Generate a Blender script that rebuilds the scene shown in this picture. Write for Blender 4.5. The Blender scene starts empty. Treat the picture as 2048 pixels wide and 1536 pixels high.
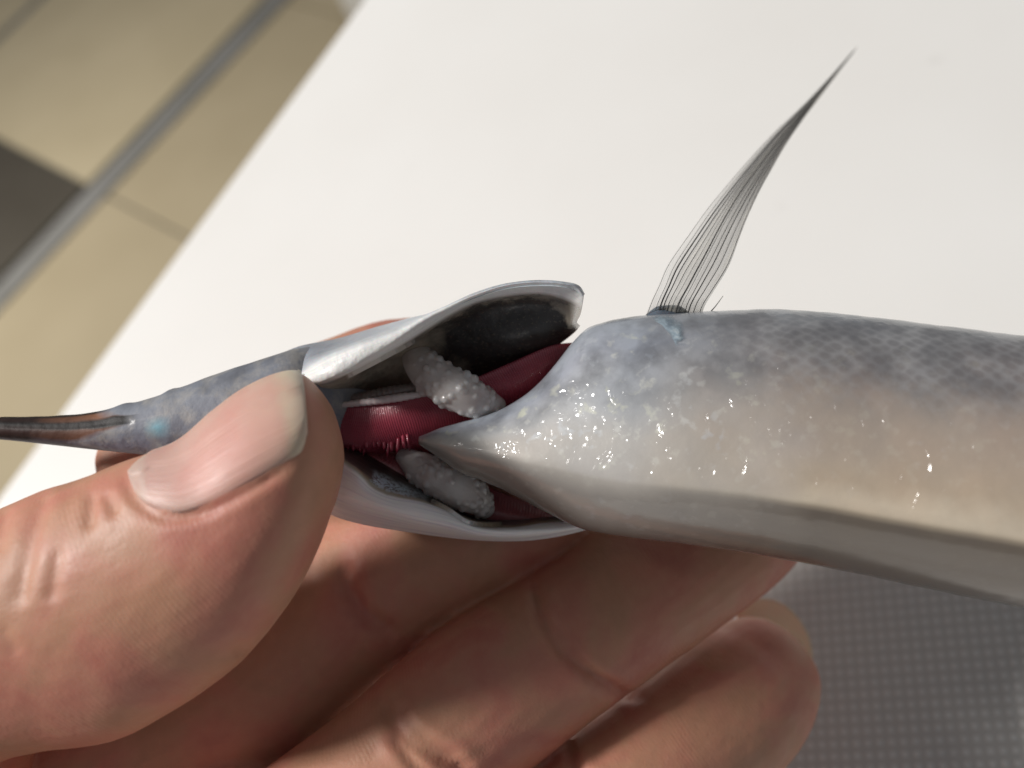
import bpy, bmesh, math, random
import numpy as np
from mathutils import Vector, Matrix

random.seed(7); np.random.seed(7)
S = bpy.context.scene
COL = S.collection

# ------------------------------------------------------------------ camera
TAU, ROLL, HC = math.radians(32.0), math.radians(30.0), 180.0     # tilt from straight down, roll, height over the table (mm)
CR_, SR_ = math.cos(ROLL), math.sin(ROLL)
FPX = 2048 * 28.0 / 36.0
CT, ST = math.cos(TAU), math.sin(TAU)
cam = bpy.data.cameras.new('camera'); cam.lens = 28; cam.sensor_width = 36
cam.clip_start = 0.004; cam.clip_end = 20
cam.dof.use_dof = True; cam.dof.focus_distance = 0.0935; cam.dof.aperture_fstop = 12.8
cam_o = bpy.data.objects.new('camera', cam); COL.objects.link(cam_o)
cam_o.location = (0, 0, HC / 1000); cam_o.rotation_euler = (Matrix.Rotation(TAU, 3, 'X') @ Matrix.Rotation(-ROLL, 3, 'Z')).to_euler()
S.camera = cam_o

# ------------------------------------------------------------------ world, lamps, exposure
W = bpy.data.worlds.new('World'); S.world = W; W.use_nodes = True
W.node_tree.nodes['Background'].inputs[0].default_value = (0.92, 0.95, 1.0, 1)
W.node_tree.nodes['Background'].inputs[1].default_value = 0.155

def lamp(name, loc, aim, sx, sy, power, col, spread=180):
    l = bpy.data.lights.new(name, 'AREA'); l.shape = 'RECTANGLE'; l.size = sx; l.size_y = sy
    l.energy = power; l.color = col; l.spread = math.radians(spread)
    o = bpy.data.objects.new(name, l); COL.objects.link(o); o.location = loc
    o.rotation_euler = (Vector(aim) - Vector(loc)).to_track_quat('-Z', 'Y').to_euler()
    return o
def over(x, y, z):                 # direction seen from the camera (right, up, away) -> world, metres from the fish
    v = np.array([x * CR_ + y * SR_, -x * SR_ + y * CR_, z])
    return (v[0], v[1] * CT + v[2] * ST, 0.09 + v[1] * ST - v[2] * CT)
lamp('area_lamp', over(-1.86, 0.71, -0.95), (0.0, 0.05, 0.08), 0.32, 0.26, 51.0, (1.0, 0.97, 0.935))
lamp('area_lamp', over(-1.30, 0.70, -0.80), (0.0, 0.05, 0.08), 0.12, 0.50, 2.2, (1.0, 0.97, 0.93))
lamp('area_lamp', (-1.05, 1.45, 0.75), (-1.05, 1.45, -0.85), 0.60, 0.30, 5.2, (1.0, 0.98, 0.95), 95)  # added lamp out of view, put in to brighten the floor tiles
S.view_settings.view_transform = 'Standard'; S.view_settings.look = 'None'
S.view_settings.exposure = 0.0; S.view_settings.gamma = 1.0
S.cycles.use_denoising = True
S.cycles.max_bounces = 10; S.cycles.transparent_max_bounces = 24
S.cycles.sample_clamp_indirect = 6.0

# ------------------------------------------------------------------ coordinate helpers
def c2w(c):
    """camera-aligned mm (x right, y up, z depth) -> world metres"""
    c = np.asarray(c, float)
    x, y, z = c[..., 0] * CR_ + c[..., 1] * SR_, -c[..., 0] * SR_ + c[..., 1] * CR_, c[..., 2]
    return np.stack([x, y * CT + z * ST, HC + y * ST - z * CT], -1) / 1000.0
def P3(px, py, d):
    px, py, d = np.asarray(px, float), np.asarray(py, float), np.asarray(d, float)
    return np.stack([(px - 1024) / FPX * d, -(py - 768) / FPX * d, d], -1)
def ray_plane(px, py, z):
    """pixel -> point on the horizontal plane at world height z (mm)"""
    a = c2w(P3(px, py, 100.0)) * 1000; o = np.array([0, 0, HC])
    t = (z - HC) / (a[2] - HC)
    return o + (a - o) * t
def w2px(v):
    v = np.asarray(v) * 1000.0
    x = v[..., 0]; Y = v[..., 1]; Z = v[..., 2] - HC
    y = Y * CT + Z * ST; d = Y * ST - Z * CT
    x, y = x * CR_ - y * SR_, x * SR_ + y * CR_
    return 1024 + x / d * FPX, 768 - y / d * FPX, d
def cat(pts, n=None, tq=None):
    """Catmull-Rom through rows of pts, parametrised by chord length"""
    p = np.asarray(pts, float)
    seg = np.sqrt(((p[1:] - p[:-1]) ** 2).sum(1)) ** 0.5 + 1e-6
    t = np.concatenate([[0], np.cumsum(seg)]); t /= t[-1]
    if tq is None: tq = np.linspace(0, 1, n)
    return cubic(t, p, tq)
def cubic(t, p, tq):
    t = np.asarray(t, float); p = np.asarray(p, float)
    if p.ndim == 1: p = p[:, None]; flat = True
    else: flat = False
    d = np.diff(p, axis=0) / np.diff(t)[:, None]
    m = np.zeros_like(p); m[0] = d[0]; m[-1] = d[-1]
    h = np.diff(t)
    w1 = h[1:] / (h[1:] + h[:-1])
    m[1:-1] = d[:-1] * w1[:, None] + d[1:] * (1 - w1)[:, None]
    tq = np.clip(tq, t[0], t[-1])
    i = np.clip(np.searchsorted(t, tq, side='right') - 1, 0, len(t) - 2)
    hh = h[i][:, None]; s = ((tq - t[i]) / h[i])[:, None]
    r = ((2*s**3 - 3*s**2 + 1) * p[i] + (s**3 - 2*s**2 + s) * hh * m[i]
         + (-2*s**3 + 3*s**2) * p[i+1] + (s**3 - s**2) * hh * m[i+1])
    return r[:, 0] if flat else r
def srgb(r, g, b):
    f = lambda c: (c / 255 / 12.92) if c <= 10 else ((c / 255 + 0.055) / 1.055) ** 2.4
    return (f(r), f(g), f(b), 1.0)

# ------------------------------------------------------------------ object helpers
def link(name, me, mat=None, parent=None, origin=None, smooth=True, **props):
    o = bpy.data.objects.new(name, me); COL.objects.link(o)
    if mat: me.materials.append(mat)
    if smooth: me.polygons.foreach_set('use_smooth', [True] * len(me.polygons))
    if parent is not None: o.parent = parent
    for k, v in props.items(): o[k] = v
    return o
def mesh(name, v, f, uv=None, origin=(0, 0, 0)):
    me = bpy.data.meshes.new(name)
    me.from_pydata((np.asarray(v) - np.asarray(origin)).tolist(), [], [list(map(int, q)) for q in f])
    if uv is not None:
        l = me.uv_layers.new(name='UVMap')
        vi = np.zeros(len(me.loops), int); me.loops.foreach_get('vertex_index', vi)
        l.data.foreach_set('uv', np.asarray(uv, float)[vi].ravel())
    me.update(); return me
def grid_faces(nu, nv, closed=False, off=0):
    f = []
    for i in range(nu - 1):
        for j in range(nv if closed else nv - 1):
            a = i * nv + j; b = i * nv + (j + 1) % nv
            f.append((off + a, off + b, off + b + nv, off + a + nv))
    return f
def patch(rows, nu, nv):
    """rows: polylines of (px,py,depth); returns camera-space grid (nu, nv, 3) and uv"""
    r = np.stack([cat(P3(*np.array(q, float).T), nu) for q in rows], 1)       # nu, nrows, 3
    t = np.linspace(0, 1, len(rows)); tq = np.linspace(0, 1, nv)
    g = np.stack([cubic(t, r[i], tq) for i in range(nu)])
    uu, vv = np.meshgrid(np.linspace(0, 1, nu), tq, indexing='ij')
    return g, np.stack([uu, vv], -1)
def grid_normals(g):
    a = np.gradient(g, axis=0); b = np.gradient(g, axis=1)
    n = np.cross(a, b); n /= np.linalg.norm(n, axis=-1, keepdims=True) + 1e-9
    n[n[..., 2] > 0] *= -1           # towards the camera
    return n
def grid_mesh(name, g, uv, thick, origin):
    """closed thin shell from a grid (camera-space mm), thick mm away from the camera"""
    nu, nv = g.shape[:2]
    n = grid_normals(g)
    edge = np.minimum.reduce([uv[..., 0] * nu, (1 - uv[..., 0]) * nu, uv[..., 1] * nv, (1 - uv[..., 1]) * nv])
    th = thick * np.clip(0.35 + edge / 6, 0.35, 1)[..., None]
    back = g - n * th
    v = c2w(np.concatenate([g.reshape(-1, 3), back.reshape(-1, 3)]))
    N = nu * nv
    f = grid_faces(nu, nv) + [q[::-1] for q in grid_faces(nu, nv, off=N)]
    for i in range(nu - 1):
        a, b = i * nv, (i + 1) * nv; f.append((a, b, b + N, a + N))
        a, b = i * nv + nv - 1, (i + 1) * nv + nv - 1; f.append((b, a, a + N, b + N))
    for j in range(nv - 1):
        a, b = j, j + 1; f.append((b, a, a + N, b + N))
        a, b = (nu - 1) * nv + j, (nu - 1) * nv + j + 1; f.append((a, b, b + N, a + N))
    return mesh(name, v, f, np.concatenate([uv.reshape(-1, 2)] * 2), origin)
def tube(path, hw, th, n=32, cap=0.8):
    """camera-space tube. path (k,3) mm, hw sideways radius mm, th depth radius mm (arrays)"""
    path = np.asarray(path, float); hw = np.asarray(hw, float); th = np.asarray(th, float)
    T = np.gradient(path, axis=0); T /= np.linalg.norm(T, axis=1, keepdims=True)
    V = path / np.linalg.norm(path, axis=1, keepdims=True)
    N1 = np.cross(T, V); N1 /= np.linalg.norm(N1, axis=1, keepdims=True) + 1e-9
    N2 = np.cross(N1, T)
    ph = np.linspace(0, 2 * np.pi, n, endpoint=False)
    rings = [path[i] + np.outer(np.cos(ph), N1[i]) * hw[i] + np.outer(np.sin(ph), N2[i]) * th[i] for i in range(len(path))]
    def capr(i, sgn):
        out = []
        for a in (25, 45, 62, 76, 86):
            a = math.radians(a); c, s = math.cos(a), math.sin(a)
            out.append(path[i] + sgn * T[i] * s * hw[i] * cap + np.outer(np.cos(ph), N1[i]) * hw[i] * c + np.outer(np.sin(ph), N2[i]) * th[i] * c)
        return out
    rings = capr(0, -1)[::-1] + rings + capr(len(path) - 1, 1)
    v = np.concatenate(rings); f = grid_faces(len(rings), n, True)
    f.append(tuple(range(n))[::-1]); f.append(tuple(range(len(v) - n, len(v))))
    return v, f
def join(parts):
    vs, fs, o = [], [], 0
    for v, f in parts:
        vs.append(v); fs += [tuple(i + o for i in q) for q in f]; o += len(v)
    return np.concatenate(vs), fs
def remesh(v_world, f, voxel):
    me = bpy.data.meshes.new('tmp'); me.from_pydata(v_world.tolist(), [], f); me.update()
    bm = bmesh.new(); bm.from_mesh(me); bmesh.ops.recalc_face_normals(bm, faces=bm.faces); bm.to_mesh(me); bm.free()
    o = bpy.data.objects.new('tmp', me); COL.objects.link(o)
    m = o.modifiers.new('r', 'REMESH'); m.mode = 'VOXEL'; m.voxel_size = voxel; m.adaptivity = 0
    dg = bpy.context.evaluated_depsgraph_get(); dg.update()
    out = bpy.data.meshes.new_from_object(o.evaluated_get(dg), preserve_all_data_layers=False, depsgraph=dg)
    bpy.data.objects.remove(o); bpy.data.meshes.remove(me)
    return out
def get_v(me):
    a = np.empty(len(me.vertices) * 3); me.vertices.foreach_get('co', a); return a.reshape(-1, 3)
def set_v(me, a): me.vertices.foreach_set('co', np.asarray(a).ravel()); me.update()
def vnormals(me):
    a = np.empty(len(me.vertices) * 3); me.vertices.foreach_get('normal', a); return a.reshape(-1, 3)
def smooth(me, it, lam=0.5):
    e = np.empty(len(me.edges) * 2, int); me.edges.foreach_get('vertices', e); e = e.reshape(-1, 2)
    v = get_v(me); n = len(v)
    deg = np.bincount(e.ravel(), minlength=n).astype(float)
    for k in range(it):
        s = np.stack([np.bincount(e[:, 0], v[e[:, 1], c], n) + np.bincount(e[:, 1], v[e[:, 0], c], n) for c in range(3)], 1) / deg[:, None]
        v = v + (lam if k % 2 == 0 else -lam * 0.94) * (s - v)
    set_v(me, v)
def empty(name, loc, **props):
    o = bpy.data.objects.new(name, None); COL.objects.link(o); o.location = loc
    o.empty_display_size = 0.01
    for k, v in props.items(): o[k] = v
    return o

# ------------------------------------------------------------------ material helpers
class M:
    def __init__(s, name):
        s.m = bpy.data.materials.new(name); s.m.use_nodes = True
        s.t = s.m.node_tree; s.b = s.t.nodes['Principled BSDF']; s.out = s.t.nodes['Material Output']
    def n(s, typ, _out=None, **kw):
        nd = s.t.nodes.new('ShaderNode' + typ)
        for k, v in kw.items():
            if k.startswith('_'): setattr(nd, k[1:], v)
            else: s.set(nd, k.replace('__', ' '), v)
        return nd
    def set(s, nd, key, v):
        sock = nd.inputs[int(key[1:])] if key[0] == 'i' and key[1:].isdigit() else nd.inputs[key]
        if hasattr(v, 'is_linked') or isinstance(v, bpy.types.NodeSocket): s.t.links.new(v, sock)
        elif isinstance(v, bpy.types.Node): s.t.links.new(v.outputs[0], sock)
        else: sock.default_value = v
    def p(s, **kw):
        for k, v in kw.items(): s.set(s.b, k.replace('__', ' '), v)
        return s
    def coord(s, kind='Object', scale=None, rot=None):
        c = s.n('TexCoord').outputs[kind]
        if scale or rot:
            mp = s.n('Mapping', Vector=c)
            if scale: mp.inputs['Scale'].default_value = scale
            if rot: mp.inputs['Rotation'].default_value = rot
            c = mp.outputs[0]
        return c
    def noise(s, scale, detail=3, vec=None, rough=0.5, dist=0.0):
        nd = s.n('TexNoise', Scale=scale, Detail=detail, Roughness=rough, Distortion=dist)
        s.t.links.new(vec if vec is not None else s.coord(), nd.inputs['Vector']); return nd.outputs[0]
    def ramp(s, fac, stops, interp='LINEAR'):
        r = s.n('ValToRGB'); r.color_ramp.interpolation = interp
        el = r.color_ramp.elements
        while len(el) < len(stops): el.new(0.5)
        for e, (p, c) in zip(el, stops):
            e.position = p; e.color = c if isinstance(c, tuple) else (c, c, c, 1)
        s.t.links.new(fac, r.inputs[0]); return r.outputs[0]
    def mix(s, fac, a, b, blend='MIX'):
        x = s.n('Mix', _data_type='RGBA', _blend_type=blend)
        s.set(x, 'i0', fac); s.set(x, 'i6', a); s.set(x, 'i7', b); return x.outputs[2]
    def math(s, op, a, b=0.0, c=0.0, clamp=False):
        x = s.n('Math', _operation=op, _use_clamp=clamp)
        s.set(x, 'i0', a); s.set(x, 'i1', b); s.set(x, 'i2', c); return x.outputs[0]
    def bump(s, h, strength, dist, normal=None):
        b = s.n('Bump', Strength=strength, Distance=dist, Height=h)
        if normal is not None: s.t.links.new(normal, b.inputs['Normal'])
        return b.outputs[0]
    def uv(s):
        x = s.n('SeparateXYZ', Vector=s.n('TexCoord').outputs['UV']); return x.outputs[0], x.outputs[1]

# ------------------------------------------------------------------ materials
def mat_simple(name, col, rough=0.5, **kw):
    a = M(name); a.p(Base__Color=col, Roughness=rough, **kw); return a.m

def mat_table(top=True):
    a = M('white_laminate' if top else 'white_laminate_ground')
    n = a.ramp(a.noise(9, 4), [(0.3, srgb(237, 235, 231)), (0.7, srgb(243, 242, 239))])
    if not top: n = a.mix(1.0, n, srgb(212, 209, 204))  # mat's grey, deepened to stand in for shade between the dots
    st = a.ramp(a.noise(38, 2), [(0.70, 0.0), (0.78, 0.35)])
    a.p(Base__Color=a.mix(st, n, srgb(200, 196, 192)), Roughness=0.45)
    return a.m
def mat_tile(name, col, col2):
    a = M(name)
    a.p(Base__Color=a.ramp(a.noise(6, 5), [(0.3, col), (0.7, col2)]), Roughness=0.45); return a.m
def mat_skin():
    a = M('skin')
    big = a.noise(95, 3, dist=0.6); fine = a.noise(600, 4)
    c = a.ramp(big, [(0.28, srgb(182, 136, 108)), (0.44, srgb(192, 140, 114)), (0.58, srgb(196, 132, 112)), (0.74, srgb(188, 114, 100))])
    c = a.mix(a.math('MULTIPLY', a.ramp(fine, [(0.35, 0.0), (0.7, 1.0)]), 0.22), c, srgb(210, 156, 128))
    vor = a.n('TexVoronoi', _feature='DISTANCE_TO_EDGE', Scale=1500.0, Vector=a.coord())
    ax = c2w(np.array([0.804, 0.594, 0.0])) * 1000 - np.array([0, 0, HC]); ax /= np.linalg.norm(ax)
    dt = a.n('VectorMath', _operation='DOT_PRODUCT', i0=a.coord(), i1=tuple(ax))
    ph_ = a.math('ADD', a.math('MULTIPLY', dt.outputs['Value'], 2 * math.pi / 0.00050), a.math('MULTIPLY', a.noise(70, 2), 34.0))
    lines = a.math('SINE', ph_)
    b = a.bump(a.noise(320, 4), 0.2, 0.0004)
    b = a.bump(vor.outputs[0], 0.18, 0.00014, b)
    b = a.bump(a.math('MULTIPLY', lines, a.ramp(a.noise(110, 2), [(0.42, 0.0), (0.66, 1.0)])), 0.26, 0.00003, b)
    b = a.bump(a.noise(1100, 4, rough=0.65), 0.32, 0.00014, b)
    rough = a.ramp(a.noise(260, 3), [(0.3, 0.46), (0.7, 0.62)])
    a.p(Base__Color=c, Roughness=rough, Normal=b, Subsurface__Weight=0.28, Subsurface__Radius=(1.0, 0.42, 0.25),
        Subsurface__Scale=0.0016, Specular__IOR__Level=0.5)
    return a.m
def mat_nail(thumb=True):
    a = M('thumbnail' if thumb else 'fingernail')
    u, v = a.uv()
    w = a.math('ADD', u, a.math('MULTIPLY', a.math('SUBTRACT', a.noise(300, 2), 0.5), 0.05))
    c = a.ramp(w, [(0.0, srgb(216, 196, 186)), (0.15, srgb(214, 190, 180)), (0.19, srgb(216, 174, 166)), (0.45, srgb(222, 166, 156)), (0.62, srgb(224, 160, 150)),
                   (0.80, srgb(226, 180, 164)), (0.86, srgb(230, 210, 184)), (1.0, srgb(232, 220, 200))])
    st = a.ramp(v, [(0.0, srgb(206, 192, 166)), (0.3, srgb(212, 186, 168)), (0.7, srgb(214, 168, 152)), (1.0, srgb(212, 172, 150))])
    c = a.mix(0.4, c, st)
    c = a.mix(a.ramp(a.noise(190, 3), [(0.45, 0.0), (0.7, 0.45)]), c, srgb(212, 142, 130))
    ridg = a.noise(1.0, 3, a.coord('UV', scale=(2.5, 60, 1)))
    a.p(Base__Color=c, Roughness=0.42, Subsurface__Weight=0.3, Subsurface__Radius=(1, .5, .3), Subsurface__Scale=0.001,
        Normal=a.bump(ridg, 0.3, 0.0004), Coat__Weight=0.1, Coat__Roughness=0.3)
    return a.m

def mat_body():
    """trunk: uv x = pixels/1000 along, y = 0 at the back edge, keel at 0.5, 1 at the far lower edge"""
    a = M('fish_skin'); u, v = a.uv()
    wob = a.math('MULTIPLY', a.math('SUBTRACT', a.noise(70, 4), 0.5), 0.16)
    vv = a.math('ADD', v, wob)
    c = a.ramp(vv, [(0.0, srgb(172, 178, 180)), (0.07, srgb(150, 154, 158)), (0.16, srgb(122, 122, 124)), (0.27, srgb(126, 122, 122)),
                    (0.35, srgb(162, 149, 138)), (0.42, srgb(176, 160, 143)), (0.47, srgb(184, 167, 145)), (0.5, srgb(206, 192, 170))])
    low = a.ramp(v, [(0.5, srgb(186, 172, 150)), (0.53, srgb(106, 96, 85)), (0.75, srgb(98, 88, 78)), (1.0, srgb(92, 82, 73))])  # shade under the keel painted into the lower flank colour
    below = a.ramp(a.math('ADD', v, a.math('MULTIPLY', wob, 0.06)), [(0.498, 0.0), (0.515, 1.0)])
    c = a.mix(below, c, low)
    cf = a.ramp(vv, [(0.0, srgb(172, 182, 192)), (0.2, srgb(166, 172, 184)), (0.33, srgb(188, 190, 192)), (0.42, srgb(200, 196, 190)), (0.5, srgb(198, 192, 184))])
    cf = a.mix(below, cf, a.ramp(v, [(0.5, srgb(190, 184, 176)), (0.6, srgb(150, 145, 139)), (1.0, srgb(126, 119, 111))]))  # same painted shade below the keel on the shoulder
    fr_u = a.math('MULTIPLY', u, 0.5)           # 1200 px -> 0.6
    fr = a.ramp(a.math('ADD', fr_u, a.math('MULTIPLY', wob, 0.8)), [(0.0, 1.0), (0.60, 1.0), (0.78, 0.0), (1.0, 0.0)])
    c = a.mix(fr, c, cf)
    pearl = a.ramp(a.noise(75, 3), [(0.36, srgb(160, 172, 196)), (0.5, srgb(196, 190, 184)), (0.64, srgb(206, 168, 158))])
    c = a.mix(a.ramp(v, [(0.2, 0.06), (0.5, 0.08), (0.52, 0.0)]), c, pearl)
    # pale green / pink guanine flecks
    fl = a.ramp(a.noise(700, 4), [(0.56, 0.0), (0.68, 1.0)])
    band = a.ramp(v, [(0.10, 0.0), (0.26, 0.7), (0.42, 0.7), (0.52, 0.1)])
    hue = a.ramp(a.noise(130, 2), [(0.35, srgb(226, 228, 200)), (0.5, srgb(232, 232, 226)), (0.65, srgb(206, 216, 230))])
    c = a.mix(a.math('MULTIPLY', a.math('MULTIPLY', fl, band), a.math('ADD', a.math('MULTIPLY', fr, 0.7), 0.12)), c, hue)
    # scale net on the back
    mp = a.n('Mapping', Vector=a.n('TexCoord').outputs['UV']); mp.inputs['Scale'].default_value = (40, 46, 1)
    mp2 = a.n('Mapping', Vector=mp.outputs[0]); mp2.inputs['Rotation'].default_value = (0, 0, math.radians(45))
    vor = a.n('TexVoronoi', _feature='F1', Scale=1.0, Randomness=0.42, Vector=mp2.outputs[0])
    net = a.ramp(vor.outputs[0], [(0.30, 0.0), (0.62, 1.0)])
    netm = a.math('MULTIPLY', net, a.ramp(vv, [(0.02, 0.26), (0.12, 0.5), (0.27, 0.4), (0.37, 0.0)]))
    netm = a.math('MULTIPLY', netm, a.math('SUBTRACT', 1.0, fr))
    c = a.mix(netm, c, srgb(166, 166, 168))
    mott = a.ramp(a.noise(260, 5), [(0.35, 0.0), (0.62, 1.0)])
    c = a.mix(a.math('MULTIPLY', mott, a.ramp(vv, [(0.03, 0.35), (0.12, 0.6), (0.28, 0.55), (0.37, 0.10)])), c, srgb(84, 84, 88))
    amt = a.ramp(v, [(0.0, 0.15), (0.22, 0.35), (0.34, 1.0), (0.50, 1.0), (0.53, 0.06), (0.8, 0.03)])
    wet = a.bump(a.noise(1300, 2), a.math('MULTIPLY', amt, 0.25), 0.00020)
    wet = a.bump(a.noise(350, 2, dist=1.0), a.math('MULTIPLY', amt, 0.75), 0.0010, wet)
    wet = a.bump(a.noise(230, 3), a.math('MULTIPLY', amt, 0.5), 0.0014, wet)
    a.p(Base__Color=c, Metallic=0.12, Roughness=0.5, Coat__Weight=1.0, Coat__Roughness=0.15, Coat__IOR=1.6, Coat__Normal=wet,
        Normal=a.bump(a.noise(300, 4), 0.18, 0.0004), Specular__IOR__Level=0.4)
    return a.m
def mat_head():
    a = M('head_skin'); u, v = a.uv()                      # u: pixel x /1000 + 0.2
    uu = a.math('ADD', u, a.math('MULTIPLY', a.math('SUBTRACT', a.noise(330, 4), 0.5), 0.10))
    vv = a.math('ADD', v, a.math('MULTIPLY', a.math('SUBTRACT', a.noise(230, 3), 0.5), 0.07))
    # bill: dark outlines, reddish brown horn, black mouth line
    bill = a.ramp(vv, [(0.0, srgb(40, 34, 33)), (0.13, srgb(52, 42, 38)), (0.2, srgb(150, 104, 78)), (0.28, srgb(140, 100, 80)), (0.335, srgb(48, 44, 44)), (0.36, srgb(38, 34, 34)),
                       (0.44, srgb(24, 21, 21)), (0.475, srgb(112, 76, 60)), (0.62, srgb(120, 84, 66)), (0.72, srgb(140, 136, 152)), (0.84, srgb(98, 92, 98)), (0.93, srgb(30, 26, 26))])
    dark = a.ramp(vv, [(0.0, srgb(26, 22, 21)), (0.22, srgb(46, 29, 25)), (0.34, srgb(20, 17, 17)), (0.52, srgb(54, 32, 27)), (0.7, srgb(30, 25, 24)), (0.93, srgb(100, 96, 108))])
    bill = a.mix(a.ramp(uu, [(0.28, 1.0), (0.42, 0.0)]), bill, dark)
    skin = a.ramp(vv, [(0.0, srgb(122, 126, 136)), (0.3, srgb(136, 140, 150)), (0.55, srgb(118, 122, 134)), (0.8, srgb(134, 132, 148)), (1.0, srgb(108, 106, 116))])
    skin = a.mix(a.ramp(a.noise(260, 5, rough=0.65), [(0.45, 0.0), (0.66, 0.75)]), skin, srgb(172, 168, 162))
    skin = a.mix(a.ramp(a.noise(170, 4), [(0.52, 0.0), (0.7, 0.6)]), skin, srgb(92, 94, 100))
    lim = a.ramp(vv, [(0.0, 0.41), (0.2, 0.42), (0.30, 0.44), (0.34, 0.49), (0.43, 0.49), (0.5, 0.43), (0.7, 0.36), (0.9, 0.44), (1.0, 0.48)])
    k = a.math('MULTIPLY', a.math('SUBTRACT', u, lim), 28.0, clamp=False)
    k = a.math('ADD', k, 0.5, clamp=True)
    c = a.mix(k, bill, skin)
    # a turquoise spot by the eye socket, hidden under the thumb further on
    teal = a.math('MULTIPLY', a.ramp(u, [(0.515, 0.0), (0.545, 1.0), (0.575, 0.0)]), a.ramp(v, [(0.40, 0.0), (0.50, 1.0), (0.62, 0.0)]))
    c = a.mix(a.math('MULTIPLY', teal, 0.8), c, srgb(120, 178, 196))
    a.p(Base__Color=c, Roughness=0.62, Specular__IOR__Level=0.3, Metallic=0.0, Coat__Weight=0.08, Coat__Roughness=0.15,
        Normal=a.bump(a.noise(420, 4), 0.5, 0.0006))
    return a.m
def mat_cover_up():
    a = M('gill_cover_upper'); u, v = a.uv()
    n1 = a.math('SUBTRACT', a.noise(300, 5, rough=0.6), 0.5)
    vv = a.math('ADD', v, a.math('MULTIPLY', n1, 0.10))
    c = a.ramp(v, [(0.0, srgb(206, 210, 214)), (0.16, srgb(190, 196, 204)), (0.30, srgb(206, 210, 214)), (0.36, srgb(240, 240, 238)), (0.5, srgb(242, 240, 236)), (0.53, srgb(214, 208, 200)), (0.57, srgb(128, 118, 108)), (1.0, srgb(104, 98, 92))])
    c = a.mix(a.math('MULTIPLY', a.ramp(u, [(0.0, 1.0), (0.12, 0.9), (0.42, 0.0)]), a.ramp(v, [(0.22, 1.0), (0.33, 0.0)])), c, srgb(132, 137, 148))
    sk = a.noise(1.0, 5, a.coord('UV', scale=(5, 34, 1)), 0.65)
    c = a.mix(a.ramp(sk, [(0.42, 0.0), (0.66, 0.35)]), c, srgb(186, 188, 194))
    pale = a.ramp(a.noise(170, 4), [(0.40, srgb(176, 164, 146)), (0.6, srgb(134, 124, 112)), (0.72, srgb(66, 62, 60))])
    inner = a.ramp(vv, [(0.545, 0.0), (0.60, 1.0)])
    c = a.mix(inner, c, pale)
    # black peritoneal pigment, broken up at its border
    pu = a.math('ADD', u, a.math('MULTIPLY', n1, 0.32))
    pv = a.math('ADD', v, a.math('MULTIPLY', a.math('SUBTRACT', a.noise(420, 6, rough=0.75), 0.5), 0.34))
    blk = a.math('MULTIPLY', a.ramp(pu, [(0.30, 0.0), (0.47, 1.0), (0.88, 1.0), (0.92, 0.0)]), a.ramp(pv, [(0.56, 0.0), (0.63, 0.9), (0.70, 1.0)]))
    blk2 = a.math('MULTIPLY', a.ramp(pu, [(0.0, 0.7), (0.2, 0.7), (0.5, 0.0)]), a.ramp(pv, [(0.74, 0.0), (0.84, 1.0)]))
    blk = a.math('MAXIMUM', blk, blk2)
    speck = a.ramp(a.noise(2600, 2), [(0.60, 0.0), (0.68, 1.0)])
    bc = a.mix(a.math('MULTIPLY', speck, 0.5), srgb(36, 32, 31), srgb(104, 92, 76))
    c = a.mix(blk, c, bc)
    edge = a.ramp(u, [(0.93, 0.0), (0.97, 0.6)])
    a.p(Base__Color=c, Roughness=0.5, Coat__Weight=0.22, Coat__Roughness=0.2, Subsurface__Weight=0.15, Subsurface__Scale=0.0008,
        Normal=a.bump(a.noise(600, 5), 0.6, 0.0005), Alpha=a.math('SUBTRACT', 1.0, a.math('MULTIPLY', edge, a.ramp(v, [(0.3, 0.3), (0.6, 1.0)]))))
    return a.m
def mat_cover_low():
    a = M('gill_cover_lower'); u, v = a.uv()
    n1 = a.math('SUBTRACT', a.noise(420, 5, rough=0.65), 0.5)
    vv = a.math('ADD', v, a.math('MULTIPLY', n1, 0.05))
    st = a.noise(1.0, 4, a.coord('UV', scale=(3, 26, 1)))
    wh = a.ramp(st, [(0.32, srgb(220, 215, 222)), (0.5, srgb(240, 236, 236)), (0.7, srgb(246, 243, 241))])
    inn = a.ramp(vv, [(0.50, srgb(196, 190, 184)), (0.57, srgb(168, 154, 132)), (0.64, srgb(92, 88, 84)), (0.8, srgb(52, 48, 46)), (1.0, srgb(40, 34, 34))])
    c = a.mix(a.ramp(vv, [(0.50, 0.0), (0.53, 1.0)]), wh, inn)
    pu = a.math('ADD', u, a.math('MULTIPLY', n1, 0.12)); pv = a.math('ADD', v, a.math('MULTIPLY', n1, 0.14))
    sil = a.math('MULTIPLY', a.ramp(pu, [(0.20, 0.0), (0.23, 1.0), (0.38, 0.8), (0.46, 0.0)]), a.ramp(pv, [(0.56, 0.0), (0.60, 1.0), (0.72, 1.0), (0.80, 0.0)]))
    grain = a.ramp(a.noise(2200, 3, rough=0.7), [(0.40, 0.2), (0.52, 1.0)])
    sil = a.math('MULTIPLY', sil, grain)
    c = a.mix(sil, c, srgb(206, 224, 236))
    blk = a.math('MULTIPLY', a.ramp(pu, [(0.44, 0.0), (0.48, 1.0), (0.58, 1.0), (0.61, 0.0)]), a.ramp(pv, [(0.55, 0.0), (0.60, 1.0), (0.8, 1.0)]))
    c = a.mix(blk, c, srgb(34, 30, 34))
    a.p(Base__Color=c, Roughness=0.32, Metallic=a.math('MULTIPLY', sil, 0.2), Coat__Weight=0.6, Coat__Roughness=0.12, Subsurface__Weight=0.2, Subsurface__Scale=0.0008,
        Normal=a.bump(st, 0.25, 0.0004))
    return a.m
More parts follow.
